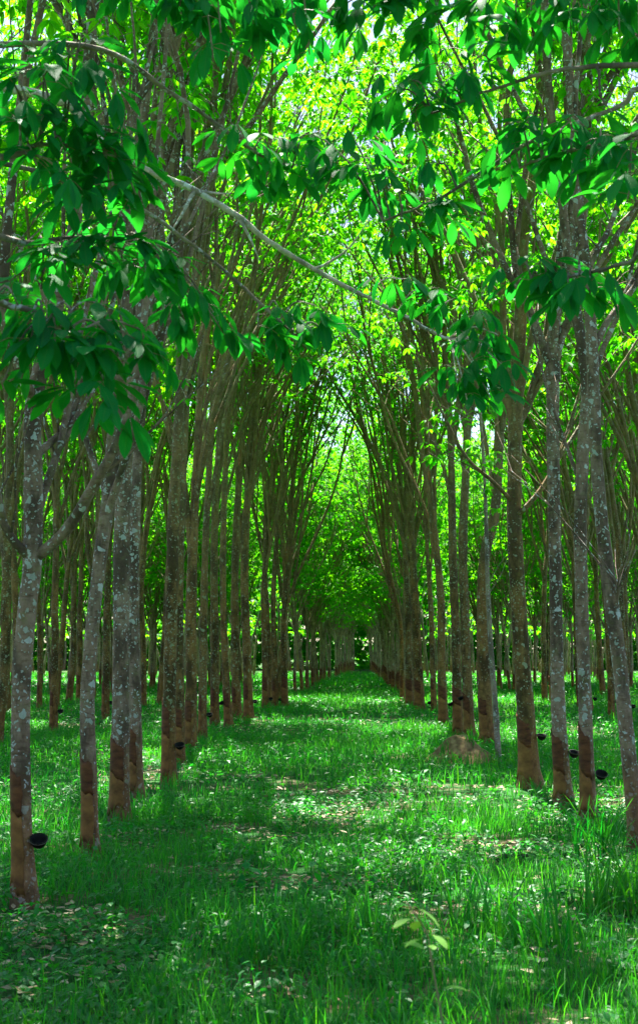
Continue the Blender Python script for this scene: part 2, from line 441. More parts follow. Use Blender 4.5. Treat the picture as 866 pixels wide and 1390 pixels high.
def panel_parts(axis_pts, axis_rad, g, parent, ztop=1.0, a0=R(140), a1=R(285), zbot=.14):
    """the tapped side of the stem: a raised shell round part of it, dark fresh cut above and healed tan bark below"""
    z_ = axis_pts[:, 2]; ztop += g.normal(0, .06); a0 += g.normal(0, .2); a1 += g.normal(0, .3); slant = g.uniform(.10, .2); wob = g.random(4) * 6
    mid = ztop - g.uniform(.26, .42)
    for (zb, zt, mat, nm, lift) in ((mid, ztop, 'panel', 'tapping_panel', .005), (zbot, mid - .004, 'panel_old', 'healed_panel', .004)):
        mb = MB(); na, nz = 14, 8; V = []
        for side in (1, 0):
            for i in range(nz + 1):
                for j in range(na + 1):
                    u = j / na; a = a0 + (a1 - a0) * u + (.07 * math.sin(i * 1.1 + wob[2]) + .04 * math.sin(i * 2.7 + wob[3])) * (2 * u - 1)
                    drop = slant * u + .012 * math.sin(u * 9 + wob[0]) + .008 * math.sin(u * 23 + wob[1])
                    tz, bz = zt - drop, zb - (drop if nm == 'tapping_panel' else .0)
                    if nm == 'healed_panel': bz += .05 * math.sin(a * 3 + wob[2]) + .02 * math.sin(a * 9 + wob[3])
                    z = bz + (tz - bz) * i / nz
                    cx = np.interp(z, z_, axis_pts[:, 0]); cy = np.interp(z, z_, axis_pts[:, 1]); r = np.interp(z, z_, axis_rad)
                    rr = r * 1.05 + lift * side if side else r * .8
                    V.append((cx + math.cos(a) * rr, cy + math.sin(a) * rr, z))
        n = (nz + 1) * (na + 1); F = []
        for i in range(nz):
            for j in range(na):
                q = i * (na + 1) + j
                F += [(q, q + 1, q + na + 2, q + na + 1)]
        for i in range(nz):
            for q, fl in ((i * (na + 1), 0), (i * (na + 1) + na, 1)):
                f = (q, q + na + 1, q + na + 1 + n, q + n); F.append(f if not fl else f[::-1])
        for j in range(na):
            q = nz * (na + 1) + j; F.append((q, q + 1, q + 1 + n, q + n)); F.append((j, j + n, j + 1 + n, j + 1))
        mb.add(np.array(V), np.array(F)); mb.build(nm, M[mat], parent)


# ------------------------------------------------------------------ latex cups
def lathe(mb, prof, k=16):
    prof = np.array(prof); th = np.arange(k) * 2 * math.pi / k
    V = np.stack([prof[:, None, 0] * np.cos(th), prof[:, None, 0] * np.sin(th), np.repeat(prof[:, 1:2], k, 1)], -1).reshape(-1, 3)
    n = len(prof); i = np.arange(n - 1)[:, None] * k; j = np.arange(k)[None]; j2 = (j + 1) % k
    mb.add(V, np.stack([i + j, i + j2, i + k + j2, i + k + j], -1).reshape(-1, 4))


CUP = None


def latex_cup(p, az, label):
    """p: point on the bark; az: direction away from the stem"""
    global CUP
    if CUP is None:
        mb = MB(); lathe(mb, [(.001, -.070), (.022, -.067), (.042, -.053), (.056, -.027), (.060, 0.), (.064, .002), (.063, .006), (.055, .004), (.048, -.03), (.026, -.052), (.001, -.058)])
        bowl = mb.build('bowl', M['cup'])
        mb = MB(); a = np.linspace(0, 2 * math.pi, 25); ring = np.stack([np.cos(a) * .0635, np.sin(a) * .0635, np.full(25, -.004)], -1)
        mb.tube(ring, .0025, 5); mb.tube([(-.0635, 0, -.004), (-.085, 0, -.012), (-.125, 0, -.01)], .0025, 5)
        wire = mb.build('wire_hanger', M['wire'])
        CUP = (bowl, wire); new = True
    else: new = False
    e = empty('latex_cup', p + np.array([math.cos(az), math.sin(az), 0]) * .078)
    e.rotation_euler = (R(24 + float(rng.normal(0, 9))), R(16 + float(rng.normal(0, 8))), az)
    for o in CUP:
        c = o if new else o.copy()
        if not new: C.objects.link(c)
        c.parent = e
    tag(e, label, 'latex cup', 'latex cups hung on the trunks')
    return e


# ------------------------------------------------------------------ trees that stand nearest: one by one
GROUP = 'rubber trees planted in rows'
SIDEWAYS = np.array([1., 0, 0])
tree_xy = []


def hero(px, path, widths, fork, label, bark='bark_olive', limbs=(), nlimb=4, H=15.5, zleaf=8.0, cup=None, cuplab=None, seed=0,
         panel=True, ztop=1.0, lean=0., lod=ROWS_MID, n_per=5):
    """px: pixel of the foot; path: pixels up the stem; widths: stem diameters in metres; fork: pixel row where it divides"""
    g = np.random.default_rng(1000 + seed)
    b = ground_at(*px); Z = b[1]; tree_xy.append((b[0], b[1]))
    e = empty('rubber_tree', b)
    w3 = [np.zeros(3)]
    for q in path:
        dz = q[2] if len(q) > 2 else 0.
        w3.append(at(q[0], q[1], Z + dz) - b)
    pts = smooth_poly(w3, 26)
    pts = np.vstack([pts[:1] - [0, 0, .08], pts])
    L = np.concatenate([[0], np.cumsum(np.linalg.norm(np.diff(pts, axis=0), axis=1))]); t_ = L / L[-1]
    rad = np.interp(t_, np.linspace(0, 1, len(widths)), widths) / 2
    rad = rad * (1 + .42 * np.exp(-pts[:, 2].clip(0) / .13))
    T = Tree(g, zleaf, 8)
    trunk_tube(T.trunk, g, pts, rad, 14)
    # the leader goes on above the stem
    top = pts[-1]; d = nrm(pts[-1] - pts[-3])
    T.limb(top - d * .15, d + SIDEWAYS * lean * .07, max(3., H - top[2]), rad[-1] * .93, 3, SIDEWAYS * lean * .003)
    for lm in limbs:
        # first point on the stem, then pixels
        pp = [at(q[0], q[1], Z + (q[2] if len(q) > 2 else 0)) - b for q in lm['p']]
        i = int(np.argmin(np.linalg.norm(pts - pp[0], axis=1))); pp[0] = pts[i]
        sp = smooth_poly(pp, 4 * len(pp)); dd = nrm(sp[-1] - sp[-3])
        if lm.get('grow', 4) > 0:
            ex = ascend(g, sp[-1], dd, lm.get('grow', 4), .45, .16, .05); sp = np.vstack([sp, ex[1:]])
        T.limb(None, None, None, lm['w'] / 2, lm.get('sec', 1), pts=sp)
    zf = at(px[0], fork, Z)[2]
    for k in range(nlimb):
        s = 1 if k % 2 == 0 else -1
        zz = min(top[2] - .1, zf + g.random() * 3.2); i = int(np.argmin(np.abs(pts[:, 2] - zz)))
        ax = nrm(pts[min(i + 1, len(pts) - 1)] - pts[i - 1])
        side = s * (.05 + .17 * g.random()) + lean * .10
        d = ax + SIDEWAYS * side + np.array([0, g.normal(0, .16), 0])
        T.limb(pts[i], d, (H - zz) * (.75 + .25 * g.random()), rad[i] * (.36 + .17 * g.random()), 2, SIDEWAYS * (lean * .003))
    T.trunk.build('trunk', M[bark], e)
    for lm in T.limbs: lm.build('limb', M[bark], e)
    T.crown(n_per - (2 if Z > 26 else 0), .10, .17, lod).build('crown', M['leaf'], e, smooth=False)
    if panel: panel_parts(pts, rad, g, e, ztop)
    tag(e, label, 'tree', GROUP)
    if cuplab:
        c = at(cup[0], cup[1], Z) - b; zc = c[2]
        i = int(np.argmin(np.abs(pts[:, 2] - zc))); az = R(-25) if c[0] > pts[i][0] else R(205)
        latex_cup(b + np.array([pts[i][0] + math.cos(az) * rad[i] * .95, pts[i][1] + math.sin(az) * rad[i] * .95, zc]), az, cuplab)
    return e


# left row
hero((35, 1226), [(30, 1100), (29, 942), (38, 821), (45, 760), (46, 640), (47, 545), (75, 420), (103, 300), (118, 120), (134, -60)], [.155, .137, .136, .14, .115, .10, .09, .075], 740,
     'pale lichen-blotched rubber tree with the lowest fork, a black cup near its foot', 'bark_pale',
     [dict(p=[(50, 765), (90, 720, -.1), (130, 655, -.3), (162, 595, -.4), (182, 530, -.4), (196, 440, -.4), (203, 330, -.4), (212, 220, -.4)], w=.07, grow=3, sec=1), dict(p=[(40, 765), (20, 735, -.1), (2, 705, -.2), (-40, 640, -.4)], w=.06, grow=4, sec=1),
      dict(p=[(48, 715), (65, 655, .1), (88, 580, .2), (105, 470, .3)], w=.055, grow=5), dict(p=[(47, 635), (70, 600, .2), (95, 570, .3), (125, 480, .3)], w=.05, grow=4),
      dict(p=[(47, 560), (30, 505, -.2), (5, 400, -.3), (30, 120, -.3), (42, 0, -.3)], w=.075, grow=4)],
     0, 14, 8.0, (46, 1137), 'black latex cup low on the trunk of the low-forked pale tree', 1, lod=ROWS_MID)
hero((124, 1160), [(122, 1060), (119, 942), (129, 821), (139, 740), (150, 660), (158, 560), (172, 430), (185, 250)], [.15, .135, .12, .125, .13, .11, .09], 690,
     'slender pale rubber tree with blotched bark and a tilting top, beside the low-forked tree', 'bark_pale',
     [dict(p=[(148, 700), (165, 640, -.2), (188, 565, -.3), (205, 480, -.2)], w=.06, grow=5), dict(p=[(148, 680), (125, 620, .2), (110, 560, .3), (100, 460, .3)], w=.05, grow=5),
      dict(p=[(156, 590), (180, 545, .1), (215, 480, .2), (250, 380, .3)], w=.06, grow=5)],
     1, 13, 6., None, None, 2, ztop=.9)
hero((163, 1113), [(164, 1000), (165, 850), (166, 720), (172, 600), (176, 480)], [.21, .185, .18, .16, .14], 640,
     'thick grey-speckled rubber trunk hiding most of a thinner trunk just behind it', 'bark_pale', [], 5, 15.5, 8.0, None, None, 3, lean=.35)
hero((186, 1087), [(184, 950), (182, 800), (184, 700), (190, 560)], [.17, .14, .13, .11], 640,
     'thinner grey rubber tree half hidden behind the thick grey-speckled trunk', 'bark_pale', [], 4, 15.5, 8.0, None, None, 4, lean=.3, ztop=.95)
hero((230, 1068), [(230, 960), (233, 820), (236, 700), (243, 580), (246, 470)], [.19, .17, .165, .15, .13], 610,
     'dark olive rubber tree with a cup at its right and a clear brown cut', 'bark_olive', [], 5, 15.5, 8.0, (243, 1010), 'black latex cup on the dark olive trunk with the clear brown cut', 5, lean=.4)
hero((244, 1037), [(244, 950), (243, 800), (248, 650), (254, 520)], [.18, .15, .14, .12], 640,
     'white-flecked rubber trunk peeping from behind the dark olive tree', 'bark_olive', [], 4, 15.5, 8.0, None, None, 6, lean=.35)
hero((259, 1020), [(260, 930), (260, 815), (264, 700), (270, 560)], [.22, .2, .19, .15, .12], 800,
     'dark brown rubber tree with swollen reddish base and no cup in sight', 'bark_brown', [], 5, 15.5, 8.0, None, None, 7, lean=.4)
hero((275, 1006), [(276, 930), (277, 820), (281, 700), (288, 560)], [.17, .15, .14, .11], 720,
     'rubber tree with a cup beside it standing behind the swollen reddish base', 'bark_olive', [], 4, 15.5, 8.0, (279, 969), 'black latex cup on the tree behind the swollen reddish base', 8, lean=.35)
hero((292, 985), [(292, 900), (291, 800), (292, 700), (300, 560)], [.21, .2, .18, .14], 740,
     'moss-green rubber trunk, stout and straight, with bright orange bark below its cut', 'bark_olive', [], 5, 15.5, 8.0, None, None, 9, lean=.4)
hero((311, 987), [(307, 920), (303, 810), (304, 700), (310, 560)], [.19, .16, .15, .12], 720,
     'rubber tree slanting away from its stout mossy neighbour, cup on the near side', 'bark_brown', [], 4, 15.5, 8.0, (303, 953), 'black latex cup between the stout mossy trunk and the slanting trunk', 10, lean=.4)
hero((322, 976), [(320, 900), (319, 800), (322, 700), (330, 580)], [.25, .22, .2, .15], 800,
     'widest olive rubber trunk, between the slanting trunk and the broad brown one', 'bark_olive', [], 5, 15.5, 8.0, None, None, 11, lean=.45)
hero((338, 979), [(336, 900), (332, 780), (336, 680), (346, 560)], [.24, .23, .2, .16], 780,
     'broad brown rubber tree with a black cup, last wide trunk before the candelabra-shaped tree', 'bark_brown', [], 5, 15.5, 8.0, (346, 951), 'black latex cup at the broad brown tree before the candelabra-shaped one', 12, lean=.45)
hero((361, 963), [(360, 900), (358, 810), (362, 720)], [.22, .19, .17, .13], 820,
     'rubber tree parting into a wide candelabra, first past the broad brown tree', 'bark_brown', [], 5, 15.5, 8.0, (365, 948), 'black latex cup on the candelabra-shaped tree', 13, lean=.5)
hero((374, 961), [(373, 900), (371, 815), (376, 720)], [.2, .18, .16, .12], 800, 'rubber tree standing between the candelabra-shaped tree and the ruddy end tree', 'bark_brown', [], 4, 15.5, 8.0, (379, 949), 'black latex cup between the candelabra-shaped tree and the ruddy end tree', 14, lean=.5)
hero((387, 961), [(386, 900), (386, 820), (392, 720)], [.22, .18, .16, .12], 800, 'ruddy rubber tree closing the left cluster of trunks beside the grass', 'bark_brown', [dict(p=[(386, 840), (402, 785), (432, 720), (458, 650), (474, 560)], w=.09, grow=5, sec=2), dict(p=[(386, 815), (396, 750), (415, 680), (430, 600)], w=.09, grow=6, sec=2)], 3, 15.5, 8.0, None, None, 15, lean=.5)
# right row
hero((866, 1158), [(855, 1047), (840, 899), (829, 816), (817, 716), (809, 624), (806, 545), (802, 460), (796, 370), (783, 270), (775, 120)], [.15, .137, .132, .13, .12, .115, .11, .1, .085, .07], 430,
     'pale rubber tree leaning inward past the picture edge, lichen-patched and uncut', 'bark_pale',
     [dict(p=[(829, 816), (838, 800, -.1), (840, 790, -.1)], w=.05, grow=0, sec=0), dict(p=[(803, 480), (822, 440, .1), (845, 405, .2), (880, 340, .3)], w=.06, grow=4),
      dict(p=[(797, 380), (810, 340, 0), (830, 300, .1), (860, 200, .2)], w=.05, grow=4)], 1, 14, 8., None, None, 21, panel=False, lean=-.2)
hero((799, 1119), [(795, 1000), (790, 850), (787, 720), (791, 610), (796, 527), (787, 455), (775, 385), (760, 250)], [.16, .142, .14, .135, .13, .12, .1, .09], 470,
     'straight greyish rubber tree with a dark cup right of its foot by tall grass', 'bark_pale',
     [dict(p=[(795, 535), (815, 480, .2), (845, 410, .3), (860, 350, .3)], w=.055, grow=4), dict(p=[(788, 650), (770, 610, .1), (752, 560, .2)], w=.035, grow=2, sec=0)], 2, 15.5, 8.0, (815, 1049), 'black latex cup standing out right of the straight greyish tree', 22, lean=-.3)
hero((766, 1096), [(757, 960), (754, 800), (752, 710), (750, 600), (750, 500)], [.2, .165, .15, .145, .15, .15], 500,
     'reddish-flecked rubber tree ending in a thick high Y fork', 'bark_pale',
     [dict(p=[(750, 505), (737, 470, 0), (718, 420, .1), (700, 370, .2), (690, 250, .2)], w=.11, grow=5, sec=2), dict(p=[(750, 505), (762, 455, 0), (778, 400, -.1), (772, 250, 0)], w=.10, grow=5, sec=2)],
     1, 13.5, 6., (777, 1020), 'black latex cup between the Y-forked tree and the straight greyish one', 23, lean=-.2)
hero((720, 1073), [(712, 950), (705, 850), (698, 720), (698, 640), (699, 570)], [.27, .225, .21, .2, .19, .18], 600,
     'stout rough rubber tree with a bare pale side limb, dark cup at its right', 'bark_olive',
     [dict(p=[(698, 710), (712, 690, -.1), (740, 655, -.1), (765, 600, 0), (790, 520, .1)], w=.065, grow=4), dict(p=[(697, 690), (670, 655, -.3), (632, 620, -.5), (600, 560, -.5)], w=.045, grow=2, sec=0),
      dict(p=[(699, 585), (685, 520, 0), (682, 430, .1)], w=.11, grow=6, sec=2), dict(p=[(699, 590), (720, 540, .1), (738, 470, .2)], w=.10, grow=6, sec=2)],
     1, 14, 5.6, (735, 997), 'black latex cup right of the stout rough tree with the bare side limb', 24, lean=-.3)
hero((662, 1012), [(657, 930), (655, 850), (657, 760), (672, 690), (677, 600)], [.27, .25, .22, .2, .17], 720,
     'dark rubber tree growing out of the far side of the soil mound', 'bark_brown', [], 5, 15.5, 8.0, None, None, 25, lean=-.35)
hero((638, 1003), [(634, 930), (631, 850), (628, 740), (634, 600)], [.22, .2, .19, .15], 700,
     'olive rubber tree behind the soil mound, black cup high on its near face', 'bark_olive', [], 5, 15.5, 8.0, (634, 946), 'black latex cup high on the trunk behind the soil mound', 26, lean=-.4)
hero((622, 1000), [(620, 930), (618, 850), (614, 740), (612, 600)], [.21, .19, .18, .13], 740,
     'rubber tree rising behind the left end of the soil mound', 'bark_olive', [], 5, 15.5, 8.0, (611, 954), 'black latex cup left of the trunks behind the soil mound', 27, lean=-.4)
hero((602, 987), [(599, 900), (598, 811), (590, 720)], [.22, .19, .18, .13], 811,
     'rubber tree branching from one knot, reddish below, left of the mound trees', 'bark_brown', [], 6, 15.5, 8.0, None, None, 28, lean=-.5)
hero((589, 966), [(587, 900), (584, 820), (578, 720)], [.17, .15, .14, .1], 800, 'thin rubber tree in the gap between two stouter right-row trunks', 'bark_brown', [], 4, 15.5, 8.0, (578, 953), 'black latex cup left of the thin gap-filling tree', 29, lean=-.5)
hero((570, 965), [(567, 900), (564, 820), (558, 720)], [.3, .27, .22, .16], 820, 'wide ruddy rubber tree, one of the twin trunks by the grass', 'bark_brown', [], 5, 15.5, 8.0, None, None, 30, lean=-.5)
hero((556, 961), [(555, 900), (553, 810), (548, 720)], [.25, .22, .2, .15], 800, 'dark twin trunk on the grass side of the wide ruddy tree', 'bark_olive', [], 5, 15.5, 8.0, None, None, 31, lean=-.5)
hero((546, 953), [(545, 900), (543, 845), (530, 780)], [.16, .15, .14, .1], 845, 'slim rubber tree with a sunlit limb bowing out over the grass', 'bark_brown', [dict(p=[(544, 840), (530, 805), (520, 750), (508, 690)], w=.1, grow=5, sec=2)], 3, 15.5, 8.0, None, None, 32, lean=-.6)

# ------------------------------------------------------------------ the two near trees that overhang the view
def near_tree(xy, seed, boughs, label, cat_h=11., lean=0.):
    g = np.random.default_rng(seed)
    b = np.array([xy[0], xy[1], float(gh(*xy))]); tree_xy.append((b[0], b[1])); e = empty('rubber_tree', b)
    pts = ascend(g, (0, 0, -.08), (lean, 0, 1), 5.2, .25, .1, .02); rad = np.linspace(.1, .07, len(pts)) * (1 + .3 * np.exp(-pts[:, 2].clip(0) / .1))
    T = Tree(g, 5.0, 8); trunk_tube(T.trunk, g, pts, rad, 14)
    T.limb(pts[-1] - [0, 0, .1], (0, 0, 1), cat_h - 5, .066, 2)
    for k in range(3): T.limb(pts[-4 - k], (.13 * (-1) ** k, g.normal(0, .2), 1), 5.5, .045, 2)
    T.trunk.build('trunk', M['bark_pale'], e)
    for lm in T.limbs: lm.build('limb', M['bark_pale'], e)
    T.crown(5, .14, .2, ROWS_MID).build('crown', M['leaf'], e, smooth=False)
    panel_parts(pts, rad, g, e)
    for bo in boughs: bough(g, e, b, pts, **bo)
    tag(e, label, 'tree', GROUP)


def bough(g, e, b, tpts, p, w, clusters=(), auto=0, mat='branch', h0=None, side=(), lsize=(.125, .2)):
    """p: (px,py,Z) points of a hanging branch, begun on the stem at height h0; clusters: (px,py,Z,number of leaves)"""
    pp = [at(*q) - b for q in p]
    if h0 is not None:
        i = int(np.argmin(np.abs(tpts[:, 2] - h0))); pp.insert(0, tpts[i])
    sp = smooth_poly(pp, 7 * len(pp)); n = len(sp)
    sp = sp + np.cumsum(g.normal(0, .004, sp.shape), 0) * np.linspace(0, 1, n)[:, None]
    mb = MB(); rad = np.linspace(w / 2, .009 if mat == 'bare_branch' else .006, n); mb.tube(sp, rad, 8, .06, g)
    for sd in side:
        q = smooth_poly([at(*x) - b for x in sd], 10); i = int(np.argmin(np.linalg.norm(sp - q[0], axis=1))); q[0] = sp[i]
        mb.tube(q, np.linspace(max(.006, rad[i] * .7), .003, 10), 6, .05, g)
    lv = MB(); pet = MB(); ends = []
    for c in clusters: ends.append((at(c[0], c[1] - 26, c[2]) - b, c[3]))
    for k in range(auto):
        i = g.integers(n // 3, n); ends.append((sp[i] + g.normal(0, .16, 3), g.integers(4, 8)))
    if not len(ends):
        return mb.build('bough', M[mat], e)
    for q, nl in ends:
        i = int(np.argmin(np.linalg.norm(sp - (q + [0, 0, .12]), axis=1)))
        i = min(i, n - 1)
        mid = (sp[i] + q) / 2 + [0, 0, .06]
        tw = smooth_poly([sp[i], mid, q], 8); mb.tube(tw, np.linspace(.006, .004, 8), 5)
        cam = nrm(EYEP - b - q)
        for _ in range(max(3, int(nl * .8))):
            az = g.random() * 2 * math.pi; h = np.array([math.cos(az), math.sin(az), 0])
            pl = .05 + .10 * g.random(); s0 = q + (tw[-3] - q) * g.random()
            dp = nrm(h + UP * g.normal(.05, .35)); p1 = s0 + dp * pl * .6; p2 = p1 + nrm(dp - UP * .5) * pl * .4
            pet.tube([s0, p1, p2], [.0022, .0018, .0018], 4, cap=False)
            L = lsize[0] + (lsize[1] - lsize[0]) * g.random(); base_th = R(8 + 56 * g.random()); r0 = g.random()
            for da, ls in ((-.85, .9), (0, 1.05), (.85, .9)):
                a2 = az + da + g.normal(0, .12); th = base_th + g.normal(0, .16)
                hh = np.array([math.cos(a2), math.sin(a2), 0])
                D = hh * math.cos(th) - UP * math.sin(th); N = hh * math.sin(th) + UP * math.cos(th) + g.normal(0, .12, 3)
                lv.leaves(p2[None] + D[None] * .008, D[None], N[None], [L * ls], [L * ls * (.31 + .06 * g.random())], ROWS_NEAR, np.array([min(1, max(0, r0 * .7 + .3 * g.random()))]), droop=.10 + .22 * g.random(), fold=.05 + .12 * g.random())
    o = mb.build('bough', M[mat], e)
    lv.build('foliage', M['near_leaf'], o); pet.build('leaf_stalk', M['stem'], o)['kind'] = 'stuff'
    return o


exec_boughs_left = [
    dict(h0=3.2, w=.045, p=[(-60, 235, 5.2), (10, 215, 5.4), (60, 200, 5.6), (130, 215, 5.7)], auto=3,
         clusters=[(20, 140, 5.3, 7), (60, 120, 5.4, 8), (95, 90, 5.5, 7), (130, 125, 5.6, 7), (25, 190, 5.3, 8), (70, 175, 5.4, 8), (115, 185, 5.5, 8), (150, 170, 5.6, 7), (170, 210, 5.7, 8), (130, 235, 5.6, 7), (90, 235, 5.5, 7), (50, 250, 5.4, 6), (165, 255, 5.7, 7), (185, 290, 5.7, 6), (150, 300, 5.6, 6), (110, 80, 5.5, 6), (40, 70, 5.6, 6), (10, 105, 5.4, 6)]),
    dict(h0=3.0, w=.04, p=[(-60, 330, 5.3), (40, 330, 5.6), (120, 320, 5.8), (200, 330, 6.0)], auto=2,
         clusters=[(160, 345, 5.8, 7), (190, 360, 5.9, 7), (215, 375, 6.0, 7), (140, 370, 5.8, 7), (110, 365, 5.7, 7), (240, 400, 6.1, 6), (90, 395, 5.7, 7), (60, 375, 5.6, 6), (170, 395, 5.9, 7), (200, 410, 6., 6), (260, 440, 6.2, 7), (290, 450, 6.2, 7), (250, 460, 6.2, 6), (305, 480, 6.3, 5)]),
    dict(h0=2.6, w=.04, p=[(-60, 420, 4.9), (20, 415, 5.0), (80, 440, 5.0), (130, 500, 5.0)], auto=2,
         clusters=[(25, 440, 4.9, 7), (60, 455, 5.0, 7), (100, 450, 5.0, 7), (140, 440, 5.0, 7), (75, 490, 4.9, 7), (110, 500, 5.0, 7), (150, 480, 5.1, 7), (40, 500, 4.9, 5), (135, 540, 5.0, 6), (150, 575, 5.0, 5), (175, 520, 5.1, 6), (195, 475, 5.2, 6), (5, 545, 4.9, 4), (205, 505, 5.2, 4)]),
    dict(h0=4.6, w=.05, p=[(0, -60, 5.5), (120, -40, 5.8), (260, -30, 6.0), (420, -40, 6.3)], auto=3,
         clusters=[(150, 0, 5.8, 6), (230, 15, 5.9, 7), (270, 20, 6., 7), (310, 10, 6., 7), (340, 40, 6.1, 7), (300, 70, 6., 6), (290, 105, 6., 5), (370, 20, 6.2, 7), (400, 60, 6.2, 7), (420, 100, 6.3, 6), (440, 10, 6.3, 6), (395, 0, 6.3, 6)]),
    # the long bare branch that crosses the alley
    dict(h0=4.4, w=.056, mat='bare_branch', p=[(60, 130, 7.0), (140, 195, 7.4), (205, 234, 7.6), (270, 262, 7.7), (330, 298, 7.8), (380, 338, 7.9), (450, 376, 8.0), (530, 418, 8.1), (590, 452, 8.1), (612, 462, 8.1)],
         side=[[(262, 258, 7.7), (290, 262, 7.8), (312, 263, 7.9)], [(262, 262, 7.7), (248, 290, 7.6), (226, 325, 7.6)], [(322, 292, 7.8), (338, 320, 7.8), (352, 352, 7.8)], [(430, 366, 8.), (470, 340, 7.9), (500, 300, 7.8)]],
         clusters=[(545, 405, 7.6, 6), (580, 420, 7.6, 7), (620, 430, 7.6, 7), (655, 455, 7.6, 7), (640, 490, 7.6, 7), (675, 480, 7.6, 6), (650, 530, 7.6, 8), (620, 545, 7.5, 7), (665, 565, 7.6, 6), (635, 575, 7.6, 6), (680, 520, 7.6, 6)]),
    dict(h0=4.2, w=.035, p=[(100, 60, 6.3), (240, 130, 6.6), (340, 200, 6.8), (400, 230, 6.9)],
         clusters=[(330, 215, 6.8, 6), (365, 225, 6.8, 7), (400, 235, 6.9, 7), (420, 205, 6.9, 6), (350, 250, 6.8, 6), (390, 260, 6.9, 5), (310, 235, 6.8, 5)]),
    dict(h0=4.0, w=.03, p=[(120, 250, 6.4), (260, 330, 6.8), (360, 420, 7.), (405, 460, 7.)],
         clusters=[(380, 450, 7., 6), (410, 470, 7., 7), (440, 475, 7., 6), (400, 500, 7., 5), (350, 470, 7., 5), (425, 440, 7., 5)]),
]
exec_boughs_right = [
    dict(h0=4.6, w=.05, p=[(940, 0, 5.8), (800, -20, 6.), (680, -10, 6.2), (560, -20, 6.4)], auto=3,
         clusters=[(560, 20, 6.3, 7), (600, 10, 6.3, 7), (640, 35, 6.2, 7), (680, 20, 6.2, 7), (720, 40, 6.1, 7), (760, 20, 6.1, 7), (800, 40, 6., 7), (840, 20, 6., 7), (590, 60, 6.3, 6), (655, 75, 6.2, 6), (700, 70, 6.2, 6), (775, 75, 6.1, 6), (840, 70, 6., 6), (520, 10, 6.4, 6), (490, 40, 6.4, 6), (470, 15, 6.4, 6), (500, 0, 6.4, 6), (450, 45, 6.5, 5), (530, 45, 6.4, 5), (480, 70, 6.5, 5)]),
    dict(h0=4.2, w=.035, p=[(900, 88, 5.9), (812, 86, 6.), (740, 95, 6.1), (660, 120, 6.2), (580, 150, 6.3)], side=[[(812, 86, 6.), (815, 130, 6.), (830, 152, 6.)]],
         clusters=[(530, 150, 6.4, 6), (560, 135, 6.3, 6), (590, 155, 6.3, 7), (625, 130, 6.2, 6), (600, 110, 6.3, 6), (560, 180, 6.3, 5), (655, 100, 6.2, 5)]),
    dict(h0=4.0, w=.035, p=[(900, 120, 6.), (838, 145, 6.1), (700, 200, 6.3), (600, 260, 6.5), (520, 290, 6.6)],
         clusters=[(440, 215, 6.7, 6), (475, 205, 6.6, 6), (500, 240, 6.6, 7), (460, 250, 6.7, 6), (535, 285, 6.5, 6), (570, 300, 6.5, 7), (600, 320, 6.5, 7), (545, 325, 6.5, 6), (510, 265, 6.6, 6), (590, 250, 6.5, 5)]),
    dict(h0=3.6, w=.035, p=[(920, 190, 5.6), (840, 190, 5.8), (770, 200, 6.), (700, 215, 6.2)], auto=2,
         clusters=[(700, 190, 6.2, 6), (735, 185, 6.1, 7), (760, 205, 6., 7), (790, 190, 5.9, 7), (720, 220, 6.1, 6), (815, 215, 5.8, 7), (840, 240, 5.7, 7), (800, 250, 5.8, 6), (855, 265, 5.7, 6), (690, 225, 6.2, 5), (775, 235, 6., 6)]),
    dict(h0=3.3, w=.03, p=[(930, 340, 5.4), (850, 355, 5.7), (780, 370, 5.9), (715, 385, 6.1)],
         clusters=[(705, 385, 6.1, 6), (730, 385, 6., 7), (755, 400, 6., 7), (720, 410, 6., 6), (785, 395, 5.9, 6), (800, 425, 5.8, 5), (770, 425, 5.9, 5)]),
    dict(h0=3.4, w=.03, p=[(930, 230, 5.2), (880, 260, 5.3), (850, 280, 5.4)], clusters=[(862, 215, 5.3, 6), (850, 300, 5.4, 5), (868, 270, 5.3, 6)]),
]
near_tree((-2.35, 5.4), 51, exec_boughs_left, 'rubber tree just out of frame whose big dark leaves and long bare branch hang in', lean=.02)
near_tree((2.75, 5.9), 52, exec_boughs_right, 'rubber tree beyond the picture edge whose leafy boughs hang over the right trunks', lean=-.02)

